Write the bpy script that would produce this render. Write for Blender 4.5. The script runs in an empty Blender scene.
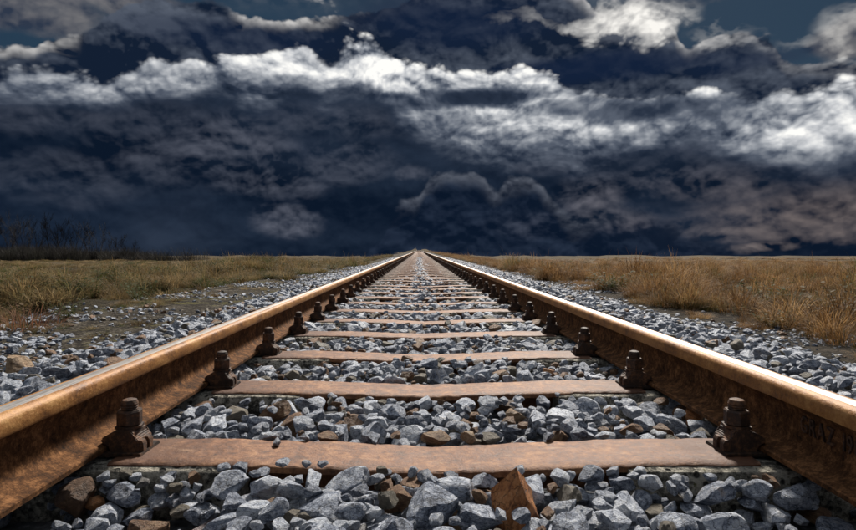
import bpy, bmesh, math, random
import numpy as np
from mathutils import Vector, Matrix, Euler, noise as mnoise

random.seed(7)
rng = np.random.default_rng(11)
R = math.radians
scene = bpy.context.scene
col = scene.collection

# ------------------------------------------------------------------ camera
F, VX, VY = 581.0, 419.0, 250.0           # focal length in photo pixels, vanishing point of the rails
CAMX, CAMZ = -0.0305, 0.674
cd = bpy.data.cameras.new('camera')
cam = bpy.data.objects.new('camera', cd)
col.objects.link(cam)
cam.location = (CAMX, 0, CAMZ)
cam.rotation_euler = (R(90), 0, 0)
cd.sensor_width = 36
cd.sensor_fit = 'HORIZONTAL'
cd.lens = 36 * F / 856
cd.shift_x = (428 - VX) / 856
cd.shift_y = -(265 - VY) / 856
cd.clip_start = 0.02
cd.clip_end = 8000
scene.camera = cam

# ------------------------------------------------------------------ light
SUN_AZ, SUN_EL = R(16), R(44)
sd = bpy.data.lights.new('sun', 'SUN')
sd.energy = 4.8
sd.angle = R(7)
sd.color = (1.0, 0.93, 0.84)
sun = bpy.data.objects.new('sun', sd)
col.objects.link(sun)
svec = Vector((math.sin(SUN_AZ) * math.cos(SUN_EL), math.cos(SUN_AZ) * math.cos(SUN_EL), math.sin(SUN_EL)))
sun.rotation_euler = svec.to_track_quat('Z', 'Y').to_euler()
sun.location = svec * 60
scene.view_settings.view_transform = 'Standard'
scene.view_settings.look = 'None'
scene.view_settings.gamma = 1
scene.view_settings.use_curve_mapping = False
scene.view_settings.exposure = 0.3
scene.cycles.max_bounces = 4
scene.cycles.diffuse_bounces = 2
scene.cycles.glossy_bounces = 2


def lin(r, g, b):
    f = lambda c: (c / 255 / 12.92) if c / 255 <= 0.04045 else ((c / 255 + 0.055) / 1.055) ** 2.4
    return (f(r), f(g), f(b), 1.0)


# ------------------------------------------------------------------ sky (world)
world = bpy.data.worlds.new('World')
scene.world = world
world.use_nodes = True
wt = world.node_tree
wt.nodes.clear()
world.cycles.sampling_method = 'MANUAL'
world.cycles.sample_map_resolution = 512


class E:
    """a float socket of the current node tree with arithmetic"""
    def __init__(s, sock, tree):
        s.s, s.t = sock, tree

    def m(s, op, o=None, o2=None, clamp=False):
        n = s.t.nodes.new('ShaderNodeMath')
        n.operation = op
        n.use_clamp = clamp
        for i, v in enumerate((s, o, o2)):
            if v is None:
                continue
            if isinstance(v, E):
                s.t.links.new(v.s, n.inputs[i])
            else:
                n.inputs[i].default_value = v
        return E(n.outputs[0], s.t)
    def __add__(s, o): return s.m('ADD', o)
    __radd__ = __add__
    def __sub__(s, o): return s.m('SUBTRACT', o)
    def __rsub__(s, o): return (s * -1.0) + o
    def __mul__(s, o): return s.m('MULTIPLY', o)
    __rmul__ = __mul__
    def clamp(s): return s.m('ADD', 0.0, clamp=True)

    def step(s, a, b):                      # smoothstep a..b -> 0..1
        n = s.t.nodes.new('ShaderNodeMapRange')
        n.interpolation_type = 'SMOOTHSTEP'
        s.t.links.new(s.s, n.inputs[0])
        n.inputs[1].default_value, n.inputs[2].default_value = a, b
        return E(n.outputs[0], s.t)

    def curve(s, pts, lo, hi, y0, y1):      # float curve through (x, y) points
        x = s.m('SUBTRACT', lo).m('MULTIPLY', 1 / (hi - lo), clamp=True)
        n = s.t.nodes.new('ShaderNodeFloatCurve')
        c = n.mapping.curves[0]
        P = sorted(((p - lo) / (hi - lo), (q - y0) / (y1 - y0)) for p, q in pts)
        c.points[0].location, c.points[1].location = P[0], P[-1]
        for p in P[1:-1]:
            c.points.new(*p)
        n.mapping.update()
        s.t.links.new(x.s, n.inputs['Value'])
        return E(n.outputs[0], s.t) * (y1 - y0) + y0


def vec(tree, op, a, b=None):
    n = tree.nodes.new('ShaderNodeVectorMath')
    n.operation = op
    for i, v in enumerate((a, b)):
        if v is None:
            continue
        if isinstance(v, (tuple, list)):
            n.inputs[i].default_value = v
        else:
            tree.links.new(v, n.inputs[i])
    return n.outputs[0]


def noise_e(tree, v, scale, detail=8, rough=0.55, dist=0.0, lac=2.0):
    n = tree.nodes.new('ShaderNodeTexNoise')
    tree.links.new(v, n.inputs['Vector'])
    n.inputs['Scale'].default_value = scale
    n.inputs['Detail'].default_value = detail
    n.inputs['Roughness'].default_value = rough
    n.inputs['Lacunarity'].default_value = lac
    n.inputs['Distortion'].default_value = dist
    return E(n.outputs[0], tree)


def mixc(tree, fac, a, b):
    n = tree.nodes.new('ShaderNodeMix')
    n.data_type = 'RGBA'
    for i, v in ((0, fac), (6, a), (7, b)):
        if isinstance(v, E):
            tree.links.new(v.s, n.inputs[i])
        elif hasattr(v, 'is_output'):
            tree.links.new(v, n.inputs[i])
        else:
            n.inputs[i].default_value = v
    return n.outputs[2]


def ang(px, py):
    return math.atan((px - VX) / F), math.atan((VY - py) / math.hypot(F, px - VX))


def build_sky():
    t = wt
    tc = t.nodes.new('ShaderNodeTexCoord')
    d = tc.outputs['Generated']
    sp = t.nodes.new('ShaderNodeSeparateXYZ')
    t.links.new(d, sp.inputs[0])
    x, y, z = (E(o, t) for o in sp.outputs)
    az = x.m('ARCTAN2', y)
    el = z.m('ARCSINE')
    PI = math.pi
    D2 = vec(t, 'MULTIPLY', d, (1, 1, 1.45))            # clouds wider than tall
    D4 = vec(t, 'MULTIPLY', d, (1, 1, 3.6))            # streaks
    wn = t.nodes.new('ShaderNodeTexNoise')
    t.links.new(D2, wn.inputs['Vector'])
    wn.inputs['Scale'].default_value = 7.0
    wn.inputs['Detail'].default_value = 2
    wp = t.nodes.new('ShaderNodeVectorMath')
    wp.operation = 'MULTIPLY_ADD'
    t.links.new(wn.outputs['Color'], wp.inputs[0])
    wp.inputs[1].default_value = (0.05, 0.05, 0.05)
    t.links.new(D2, wp.inputs[2])
    W2 = wp.outputs[0]

    def billow(v):
        vo = t.nodes.new('ShaderNodeTexVoronoi')
        vo.feature = 'F1'
        t.links.new(v, vo.inputs['Vector'])
        vo.inputs['Scale'].default_value = 10
        vo.inputs['Detail'].default_value = 3.0
        vo.inputs['Roughness'].default_value = 0.5
        vo.inputs['Lacunarity'].default_value = 2.3
        return E(vo.outputs['Distance'], t)
    big = noise_e(t, D2, 4.0, 3, 0.5)
    fine = noise_e(t, W2, 9.0, 6, 0.52)
    fine_up = noise_e(t, vec(t, 'ADD', W2, (0.006, 0.0, 0.028)), 9.0, 6, 0.52)
    wisp = noise_e(t, D4, 8.0, 4, 0.55, 0.3)
    slow = noise_e(t, D4, 3.2, 3, 0.5)
    cell = billow(W2)
    cell_up = billow(vec(t, 'ADD', W2, (0.004, 0.0, 0.014)))
    relief = (fine - fine_up) * 1.6 + (cell_up - cell) * 3.0         # lit from above
    lump = (fine - 0.5) * 0.05 + (0.5 - cell) * 0.062

    def profile(pts, lo=-0.1, hi=0.6):                # photo pixels -> elevation over azimuth
        P = [ang(a, b) for a, b in pts]
        e = (P[0][1] + P[-1][1]) / 2
        return az.curve([(-1.1, e)] + P + [(1.1, e)], -1.1, 1.1, lo, hi)

    def amount(pts, lo=0.0, hi=1.2, ends=0.5):
        P = [(ang(a, 250)[0], b) for a, b in pts]
        return az.curve([(-1.1, ends)] + P + [(1.1, ends)], -1.1, 1.1, lo, hi)

    def blobs(lst, wob):
        cx = t.nodes.new('ShaderNodeCombineXYZ')
        t.links.new(az.s, cx.inputs[0])
        t.links.new((el + wob).s, cx.inputs[1])
        tot = None
        for (px, py, rx, ry, s) in lst:
            a, e = ang(px, py)
            n = t.nodes.new('ShaderNodeVectorMath')
            n.operation = 'MULTIPLY_ADD'
            t.links.new(cx.outputs[0], n.inputs[0])
            n.inputs[1].default_value = (F / rx, F / ry, 0)
            n.inputs[2].default_value = (-a * F / rx, -e * F / ry, 0)
            q = t.nodes.new('ShaderNodeVectorMath')
            q.operation = 'DOT_PRODUCT'
            t.links.new(n.outputs[0], q.inputs[0])
            t.links.new(n.outputs[0], q.inputs[1])
            b = E(q.outputs['Value'], t).step(1.0, 0.0)
            b.s.node.inputs[4].default_value = s
            tot = b if tot is None else tot.m('MAXIMUM', b)
        return tot

    soft = (fine - 0.5) * 0.05 + (big - 0.5) * 0.05

    def compose(blobs):
        # high thin layer over the clear blue
        thin = ((big - 0.5) * 0.9 + (wisp - 0.5) * 0.7 + blobs([(10, 4, 110, 40, .85), (130, 8, 95, 20, .8), (848, 36, 40, 30, .8), (700, 3, 40, 6, .35), (560, 14, 90, 14, .4), (640, 12, 60, 14, .5), (800, 2, 60, 5, .35)], soft) - blobs([(760, 22, 80, 34, .4)], soft)).step(0.12, 0.7)
        c = mixc(t, (relief * 0.3 + (fine - 0.5) * 0.8 + 0.3).clamp(), lin(46, 56, 74), lin(140, 137, 136))
        hi_col = mixc(t, thin, lin(28, 52, 72), c)
        # dark upper cumulus, silver-lined
        T0 = profile([(-120, 30), (-40, 20), (0, 36), (18, 30), (32, 33), (52, 21), (72, 24), (88, 20), (106, 8), (135, -8), (170, -14), (215, -6), (245, 3), (262, 2), (285, 10), (310, 4), (340, 9), (372, 0), (410, -16),
                      (450, -28), (540, -25), (580, -6), (610, 8), (640, 4), (672, 16), (692, 34), (712, 30), (735, 23), (768, 26), (785, 46), (812, 52), (835, 56), (856, 54), (930, 30), (1020, 30)])
        d0 = T0 - el + lump * 0.45
        broken = (noise_e(t, D2, 2.6, 3, 0.5) + (fine - 0.5) * 0.25).step(0.40, 0.62) * el.step(0.36, 0.5)
        a0 = d0.step(0.0, 0.007).m('MAXIMUM', broken)
        rim0 = d0.step(0.028, 0.005) * amount([(-40, .2), (0, .8), (70, .8), (86, .0), (225, .0), (250, 1), (325, .9), (350, .05), (560, .2), (590, .6), (680, .6), (700, .5), (780, .4), (800, .3), (856, .3)], ends=.3)
        body0 = mixc(t, (relief * 0.5 + (slow - 0.5) * 1.6 + (big - 0.5) * 0.8 + 0.24 + blobs([(100, 4, 110, 22, .7), (20, 10, 60, 20, .3), (440, 4, 60, 18, .3)], soft * 0.6)).clamp(), lin(19, 31, 50), lin(88, 96, 110))
        body0 = mixc(t, (rim0 * (relief * 0.8 + 0.6)).clamp(), body0, lin(196, 194, 192))
        brk = mixc(t, (relief * 0.5 + (fine - 0.5) * 1.6 + 0.6).clamp(), lin(92, 106, 130), lin(250, 250, 250))
        body0 = mixc(t, broken * el.step(0.4, 0.55), body0, brk)
        c = mixc(t, a0, hi_col, body0)
        # the bright knot right of the middle and its neighbours
        kb = blobs([(634, 36, 70, 27, 1.1), (518, 33, 50, 11, .5), (580, 36, 36, 13, .55), (726, 52, 50, 10, .36), (795, 62, 40, 12, .4), (846, 40, 34, 22, .42), (320, 10, 40, 12, .5)], lump * 0.8)
        kn = (kb * (1.0 + (fine - 0.5) * 1.4) + (0.5 - cell) * 0.35 * kb).step(0.08, 0.95)
        core = blobs([(636, 40, 52, 14, .5)], soft * 0.5)
        c = mixc(t, kn, c, mixc(t, (relief * 0.6 + 0.68 - core).clamp(), lin(78, 84, 96), lin(250, 247, 241)))
        # dark belt under them
        c = mixc(t, blobs([(600, 69, 150, 17, .9), (240, 38, 130, 22, .6), (450, 24, 130, 30, .8), (740, 64, 70, 12, .55), (180, 32, 80, 16, .5)], soft * 0.8), c, lin(19, 33, 58))
        # main bright band: billowing top, soft underside
        T1 = profile([(-200, 70), (-90, 60), (0, 63), (25, 57), (60, 55), (100, 57), (140, 52), (180, 47), (205, 41), (225, 38), (250, 48), (280, 44), (300, 37), (325, 44), (336, 38), (350, 31), (372, 31), (388, 40), (402, 50), (428, 58),
                      (452, 55), (490, 58), (530, 60), (556, 62), (575, 74), (610, 78), (645, 80), (672, 74), (700, 75), (730, 84), (762, 84), (790, 76), (830, 70), (856, 64), (930, 58), (1050, 70)])
        H1 = amount([(-100, 0.05), (0, .04), (60, .05), (150, .06), (220, .07), (300, .075), (365, .085), (430, .11), (480, .125), (540, .13), (600, .11), (660, .095), (720, .09), (780, .10), (856, .115), (950, .1)], 0, 0.2, ends=.07)
        I1 = amount([(-60, .6), (0, .5), (40, .66), (90, .74), (160, .76), (230, .86), (300, .86), (360, 1.08), (420, .95), (480, .9), (560, .92), (620, .8), (680, .84), (740, .8), (800, .92), (856, .95), (930, .8)], ends=.6)
        d1 = T1 - el + lump * 0.62
        a1 = d1.step(-0.002, 0.011)
        under = (T1 - el + (big - 0.5) * 0.07 + (wisp - 0.5) * 0.045 + (fine - 0.5) * 0.02).m('DIVIDE', H1 * 1.18)
        lit = under.step(1.45, 0.4)
        holes = blobs([(478, 96, 80, 13, .85), (570, 108, 50, 11, .5), (640, 108, 80, 15, .7), (712, 104, 60, 15, .55), (395, 102, 60, 9, .6), (610, 88, 60, 10, .5), (380, 52, 22, 12, .35)], soft * 0.9)
        lit = lit * (1.0 - holes) * (0.86 + (slow - 0.5) * 1.0)
        extra = blobs([(440, 113, 60, 11, .5), (520, 120, 70, 12, .55), (700, 122, 140, 12, .45), (820, 112, 90, 18, .5)], soft * 0.9)
        lit = lit.m('MAXIMUM', extra * (0.9 + (wisp - 0.5) * 1.6))
        bright = (lit * I1 * (1.06 + relief * 0.45 + (0.45 - cell) * 0.32)).clamp()
        rp = t.nodes.new('ShaderNodeValToRGB')
        cr = rp.color_ramp
        cr.elements[0].position, cr.elements[0].color = 0.0, lin(22, 32, 48)
        cr.elements[1].position, cr.elements[1].color = 1.0, lin(255, 254, 250)
        for p, k in ((0.15, (44, 54, 71)), (0.32, (88, 96, 110)), (0.52, (146, 151, 159)), (0.76, (206, 208, 211))):
            e_ = cr.elements.new(p)
            e_.color = lin(*k)
        t.links.new(bright.s, rp.inputs[0])
        c = mixc(t, a1, c, rp.outputs[0])
        # low storm bank
        lowm = under.step(0.8, 1.45) * a1 * (1.0 - extra * 1.6).clamp()
        patch = blobs([(230, 146, 80, 42, .62), (165, 140, 90, 50, .35), (268, 178, 70, 30, .55), (288, 222, 42, 22, .85), (350, 160, 60, 26, .4), (412, 172, 24, 10, .5), (350, 118, 130, 22, .3),
                       (566, 160, 80, 18, .6), (590, 196, 40, 34, .7), (690, 178, 140, 26, .45), (540, 226, 80, 22, .3), (612, 222, 54, 20, .6), (800, 210, 110, 24, .55), (838, 190, 60, 20, .5),
                       (762, 247, 34, 9, .9), (828, 232, 70, 18, .5), (700, 145, 170, 20, .35), (90, 110, 140, 34, .3), (60, 175, 90, 30, .25), (760, 226, 110, 18, .5)], soft)
        pm = ((patch * ((fine - 0.5) * 2.0 + relief * 0.75 + 0.5) + (big - 0.54) * 0.25 + (slow - 0.5) * 0.15) * 0.85).clamp()
        warm = az.step(0.1, 0.65) * el.step(0.16, 0.05)
        pc = mixc(t, warm * 0.75 + 0.22, lin(84, 94, 112), lin(126, 114, 110))
        lc = mixc(t, ((slow - 0.5) * 1.8 + (big - 0.5) * 1.2 + 0.32 + relief * 0.24).clamp(), lin(11, 23, 40), lin(37, 49, 67))
        lc = mixc(t, pm, lc, pc)
        c = mixc(t, lowm, c, lc)
        # towering dark cumulus near the horizon, faint lit rim
        T2 = profile([(100, 270), (345, 268), (368, 246), (384, 226), (392, 206), (404, 194), (416, 192), (428, 174), (448, 164), (470, 162), (486, 168), (494, 178), (508, 170), (530, 171), (546, 180), (556, 194), (585, 214), (612, 205), (640, 196), (656, 204), (690, 224), (740, 246), (900, 262)])
        d2 = T2 - el + lump * 0.42
        a2 = d2.step(-0.002, 0.012) * el.step(0.2, 0.16)
        rim2 = (d2.step(0.035, 0.002) * (relief * 0.6 + 0.6) * amount([(360, 0), (388, .0), (402, .7), (440, 1), (560, .9), (600, .3), (700, .1)], ends=.0) * 0.8).clamp()
        bc = mixc(t, (relief * 0.5 + (fine - 0.5) * 1.0 + 0.24).clamp(), lin(10, 22, 40), lin(42, 53, 72))
        bc = mixc(t, rim2, bc, lin(112, 117, 128))
        bc = mixc(t, (pm - 0.1).clamp() * 0.8, bc, pc)
        c = mixc(t, a2 * 0.8, c, bc)
        return c, a0.m('MAXIMUM', a1).m('MAXIMUM', thin).m('MAXIMUM', kn)

    sky = t.nodes.new('ShaderNodeTexSky')
    sky.sky_type = 'NISHITA'
    sky.sun_disc = False
    sky.sun_elevation = SUN_EL
    sky.sun_rotation = SUN_AZ
    b1 = t.nodes.new('ShaderNodeBackground')
    b1.inputs[1].default_value = 0.06
    t.links.new(sky.outputs[0], b1.inputs[0])
    zero = t.nodes.new('ShaderNodeValue')
    zero.outputs[0].default_value = 0.0

    def cloudy(fn):
        c, cover = compose(fn)
        b2 = t.nodes.new('ShaderNodeBackground')
        t.links.new(c, b2.inputs[0])
        b2.inputs[1].default_value = 0.82
        mx = t.nodes.new('ShaderNodeMixShader')      # a little clear blue where nothing covers
        t.links.new((cover * 0.04 + 0.96).clamp().s, mx.inputs[0])
        t.links.new(b1.outputs[0], mx.inputs[1])
        t.links.new(b2.outputs[0], mx.inputs[2])
        return mx
    near_, rest = cloudy(blobs), cloudy(lambda *k: E(zero.outputs[0], t))
    mx = t.nodes.new('ShaderNodeMixShader')
    far = (az.m('ABSOLUTE').m('GREATER_THAN', 0.85)).m('MAXIMUM', el.m('GREATER_THAN', 0.55))
    t.links.new(far.s, mx.inputs[0])
    t.links.new(near_.outputs[0], mx.inputs[1])
    t.links.new(rest.outputs[0], mx.inputs[2])
    o = t.nodes.new('ShaderNodeOutputWorld')
    t.links.new(mx.outputs[0], o.inputs[0])


build_sky()


# ------------------------------------------------------------------ helpers
def tag(o, label=None, cat=None, group=None, kind=None):
    for k, v in (('label', label), ('category', cat), ('group', group), ('kind', kind)):
        if v:
            o[k] = v
    return o


def link(name, me, parent=None, mat=None):
    o = bpy.data.objects.new(name, me)
    col.objects.link(o)
    if parent:
        o.parent = parent
    if mat:
        me.materials.clear()
        me.materials.append(mat)
    return o


def empty(name, loc=(0, 0, 0)):
    o = bpy.data.objects.new(name, None)
    o.empty_display_size = 0.1
    o.location = loc
    col.objects.link(o)
    return o


def mesh_from(name, v, f, smooth=None):
    me = bpy.data.meshes.new(name)
    me.from_pydata([tuple(p) for p in v], [], [tuple(q) for q in f])
    me.update()
    if smooth is not None:
        me.polygons.foreach_set('use_smooth', [True] * len(me.polygons))
        me.set_sharp_from_angle(angle=R(smooth))
    return me


def bm_mesh(name, bm, smooth=None):
    me = bpy.data.meshes.new(name)
    bmesh.ops.recalc_face_normals(bm, faces=bm.faces)
    bm.to_mesh(me)
    bm.free()
    if smooth is not None:
        me.polygons.foreach_set('use_smooth', [True] * len(me.polygons))
        me.set_sharp_from_angle(angle=R(smooth))
    return me


def extrude_poly(pts, y0, y1):
    """(x, z) outline extruded along y, as a bmesh"""
    bm = bmesh.new()
    a = [bm.verts.new((x, y0, z)) for x, z in pts]
    b = [bm.verts.new((x, y1, z)) for x, z in pts]
    n = len(pts)
    for i in range(n):
        bm.faces.new((a[i], a[(i + 1) % n], b[(i + 1) % n], b[i]))
    bm.faces.new(a[::-1])
    bm.faces.new(b)
    return bm


def at(px, py, z):
    """photo pixel on the level z -> x, y"""
    dd = F * (CAMZ - z) / (py - VY)
    return CAMX + (px - VX) * dd / F, dd


def fbm(x, y, s, seed=0, o=4):
    v, a = 0.0, 0.5
    for k in range(o):
        v += a * mnoise.noise(Vector((x * s + seed * 7.1, y * s - seed * 3.3, seed + k)))
        s *= 2
        a *= 0.5
    return v


# ------------------------------------------------------------------ materials
class M:
    """a principled material with a small node-building vocabulary"""
    def __init__(s, name, rough=0.8, metal=0.0, spec=0.5):
        s.m = bpy.data.materials.new(name)
        s.m.use_nodes = True
        s.t = s.m.node_tree
        s.b = s.t.nodes['Principled BSDF']
        s.b.inputs['Roughness'].default_value = rough
        s.b.inputs['Metallic'].default_value = metal
        s.b.inputs['Specular IOR Level'].default_value = spec
        s.tc = s.t.nodes.new('ShaderNodeTexCoord')
        s.oi = s.t.nodes.new('ShaderNodeObjectInfo')
        s.obj = s.tc.outputs['Object']
        g = s.t.nodes.new('ShaderNodeNewGeometry')
        s.pos = g.outputs['Position']
        s.rand = E(s.oi.outputs['Random'], s.t)

    def shifted(s, amt=37.0):
        n = s.t.nodes.new('ShaderNodeVectorMath')
        n.operation = 'MULTIPLY_ADD'
        s.t.links.new(s.oi.outputs['Random'], n.inputs[0])
        n.inputs[1].default_value = (amt, amt * 0.7, -amt)
        s.t.links.new(s.obj, n.inputs[2])
        return n.outputs[0]

    def noise(s, v, *a, **k): return noise_e(s.t, v, *a, **k)

    def ramp(s, fac, *stops):
        n = s.t.nodes.new('ShaderNodeValToRGB')
        e = n.color_ramp.elements
        while len(e) < len(stops):
            e.new(0.5)
        for k, (p, c) in zip(e, stops):
            k.position, k.color = p, (*c, 1)
        s.t.links.new(fac.s, n.inputs[0])
        return n.outputs[0]

    def mix(s, f, a, b): return mixc(s.t, f, a, b)

    def color(s, c):
        s.t.links.new(c, s.b.inputs['Base Color'])

    def rough(s, e):
        s.t.links.new(e.s, s.b.inputs['Roughness'])

    def bump(s, e, strength=0.5, dist=0.01):
        n = s.t.nodes.new('ShaderNodeBump')
        n.inputs['Strength'].default_value = strength
        n.inputs['Distance'].default_value = dist
        s.t.links.new(e.s, n.inputs['Height'])
        s.t.links.new(n.outputs[0], s.b.inputs['Normal'])

    def vor(s, v, scale, feature='DISTANCE_TO_EDGE'):
        n = s.t.nodes.new('ShaderNodeTexVoronoi')
        n.feature = feature
        s.t.links.new(v, n.inputs['Vector'])
        n.inputs['Scale'].default_value = scale
        return E(n.outputs['Distance'], s.t)


def stone_mat(name, tint=None):
    m = M(name, 0.62, spec=0.45)
    v = m.shifted()
    n1 = m.noise(v, 1.7, 7, 0.66, 0.3)
    n2 = m.noise(v, 9.0, 6, 0.7)
    nn = m.t.nodes.new('ShaderNodeTexNoise')
    m.t.links.new(v, nn.inputs['Vector'])
    nn.inputs['Scale'].default_value = 2.2
    nn.inputs['Detail'].default_value = 4
    sc = m.t.nodes.new('ShaderNodeVectorMath')
    sc.operation = 'MULTIPLY_ADD'
    m.t.links.new(nn.outputs['Color'], sc.inputs[0])
    sc.inputs[1].default_value = (0.9, 0.9, 0.9)
    m.t.links.new(v, sc.inputs[2])
    edge = m.vor(sc.outputs[0], 1.5)
    crack = edge.step(0.035, 0.0) * n2.step(0.40, 0.5)
    vein = m.vor(sc.outputs[0], 2.6).step(0.05, 0.0) * n1.step(0.45, 0.58)
    f = n1 * 1.15 + n2 * 0.75 - 0.43 + (m.rand - 0.5) * 0.26
    if tint is None:
        base = m.ramp(f, (0.25, (0.045, 0.057, 0.086)), (0.40, (0.205, 0.24, 0.315)), (0.54, (0.45, 0.495, 0.585)), (0.70, (0.76, 0.80, 0.86)))
        base = m.mix(vein * 0.8, base, (0.70, 0.71, 0.73, 1))
        base = m.mix(crack * 0.85, base, (0.03, 0.03, 0.034, 1))
        r2 = (m.rand * 7.31).m('FRACT')
        brown = m.ramp(n1 + (n2 - 0.5) * 0.5, (0.3, (0.075, 0.036, 0.02)), (0.5, (0.24, 0.125, 0.062)), (0.72, (0.42, 0.29, 0.17)))
        base = m.mix(r2.step(0.91, 0.915), base, brown)
        olive = m.ramp(n1, (0.3, (0.10, 0.085, 0.06)), (0.7, (0.30, 0.26, 0.2)))
        base = m.mix(r2.step(0.06, 0.055), base, olive)
        stain = n1.step(0.52, 0.66) * ((m.rand * 3.77).m('FRACT').step(0.72, 0.9)) * 0.6
        base = m.mix(stain, base, (0.24, 0.15, 0.09, 1))
    else:
        base = m.ramp(f, *tint)
        base = m.mix(crack * 0.6, base, (0.05, 0.035, 0.025, 1))
    m.color(base)
    m.rough((n2 * 0.3 + 0.42))
    m.bump(n1 * 0.8 + n2 * 0.5 - crack * 0.35 + vein * 0.08, 1.0, 0.011)
    return m.m


MAT_STONE = stone_mat('ballast stone')
MAT_ORANGE = stone_mat('rusty orange stone', ((0.20, (0.22, 0.07, 0.022)), (0.42, (0.58, 0.235, 0.08)), (0.8, (0.72, 0.42, 0.22))))
MAT_TAN = stone_mat('tan sandstone', ((0.25, (0.16, 0.09, 0.05)), (0.5, (0.38, 0.24, 0.13)), (0.8, (0.55, 0.42, 0.28))))
MAT_BROWN = stone_mat('dark brown stone', ((0.25, (0.03, 0.015, 0.008)), (0.5, (0.10, 0.05, 0.024)), (0.8, (0.24, 0.14, 0.08))))


def rust_mat(name, a, b, c, rough=0.62, metal=0.0, scale=1.0, spec=0.5, long=False):
    m = M(name, rough, metal, spec)
    v = vec(m.t, 'MULTIPLY', m.pos, (1, 0.25, 1)) if long else m.pos
    n1 = m.noise(m.pos, 9 * scale, 8, 0.68, 0.1)
    n2 = m.noise(m.pos, 90 * scale, 6, 0.7)
    n3 = m.noise(v, 30 * scale, 5, 0.6)
    f = n1 * 0.75 + n2 * 0.45 + n3 * 0.45 - 0.325
    base = m.ramp(f, (0.32, a), (0.5, b), (0.68, c))
    pit = n2.step(0.66, 0.74) * n1.step(0.4, 0.6)
    base = m.mix(pit * 0.7, base, (0.02, 0.012, 0.008, 1))
    m.color(base)
    m.rough((n2 * 0.35 + n1 * 0.25 + rough - 0.3))
    m.bump(n2 * 0.6 + n3 * 0.5, 0.7, 0.004)
    return m.m


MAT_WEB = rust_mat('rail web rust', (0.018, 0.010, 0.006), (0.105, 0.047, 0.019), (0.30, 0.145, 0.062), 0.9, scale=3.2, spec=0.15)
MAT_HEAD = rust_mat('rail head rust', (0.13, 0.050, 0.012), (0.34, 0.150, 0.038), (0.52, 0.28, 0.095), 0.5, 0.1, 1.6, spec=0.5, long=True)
MAT_BAR = rust_mat('tie bar rust', (0.055, 0.019, 0.007), (0.185, 0.076, 0.031), (0.38, 0.195, 0.092), 0.62, 0.05, 1.8)
def grime():
    m = MAT_BAR
    t = m.node_tree
    b = t.nodes['Principled BSDF']
    src = b.inputs['Base Color'].links[0].from_socket
    g = t.nodes.new('ShaderNodeNewGeometry')
    sp = t.nodes.new('ShaderNodeSeparateXYZ')
    t.links.new(g.outputs['Position'], sp.inputs[0])
    ax = E(sp.outputs[0], t).m('ABSOLUTE')
    n1 = noise_e(t, g.outputs['Position'], 16, 6, 0.65, 0.6)
    n2 = noise_e(t, vec(t, 'MULTIPLY', g.outputs['Position'], (0.25, 1, 1)), 55, 5, 0.65)
    c = mixc(t, ((ax + (n1 - 0.5) * 0.5).step(0.40, 0.62) * 0.8), src, (0.085, 0.034, 0.016, 1))
    c = mixc(t, n2.step(0.54, 0.68) * n1.step(0.42, 0.6) * 0.75, c, (0.09, 0.035, 0.016, 1))
    c = mixc(t, n2.step(0.42, 0.3) * 0.4, c, (0.44, 0.27, 0.15, 1))
    n3 = noise_e(t, g.outputs['Position'], 60, 5, 0.7)
    c = mixc(t, n3.step(0.60, 0.68) * n1.step(0.38, 0.55) * 0.85, c, (0.03, 0.014, 0.008, 1))
    c = mixc(t, n3.step(0.38, 0.30) * n1.step(0.55, 0.65) * 0.5, c, (0.35, 0.33, 0.31, 1))
    t.links.new(c, b.inputs['Base Color'])


grime()
MAT_CLIP = rust_mat('clip rust', (0.010, 0.007, 0.006), (0.05, 0.025, 0.014), (0.20, 0.09, 0.038), 0.65, 0.1, 2.4)
MAT_PLATE = rust_mat('base plate rust', (0.010, 0.007, 0.006), (0.03, 0.018, 0.012), (0.13, 0.065, 0.034), 0.8, 0.0, 2.0, spec=0.3)

m = M('polished rail top', 0.22, 1.0)
n = m.noise(vec(m.t, 'MULTIPLY', m.pos, (60, 0.8, 1)), 6, 5, 0.6)
n2 = m.noise(m.pos, 40, 5, 0.6)
m.color(m.ramp(n * 0.7 + n2 * 0.3, (0.3, (0.44, 0.39, 0.34)), (0.65, (0.76, 0.72, 0.68))))
m.rough(n * 0.22 + n2 * 0.1 + 0.30)
m.bump(n, 0.12, 0.001)
MAT_TOP = m.m

m = M('weathered concrete', 0.9)
v = m.shifted(11)
n1 = m.noise(v, 12, 8, 0.65, 0.3)
n2 = m.noise(v, 70, 6, 0.7)
base = m.ramp(n1 * 1.1 + n2 * 1.1 - 0.6, (0.34, (0.05, 0.046, 0.038)), (0.48, (0.25, 0.235, 0.19)), (0.62, (0.58, 0.54, 0.45)))
base = m.mix(n2.step(0.55, 0.66) * n1.step(0.5, 0.62), base, (0.16, 0.15, 0.06, 1))
pit = m.vor(v, 46, 'F1').step(0.36, 0.2)
base = m.mix(pit * n1.step(0.45, 0.55) * 0.9, base, (0.012, 0.011, 0.01, 1))
m.color(base)
m.bump(n1 + n2 * 1.2 - pit * 0.8, 1.0, 0.016)
MAT_CONC = m.m

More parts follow.
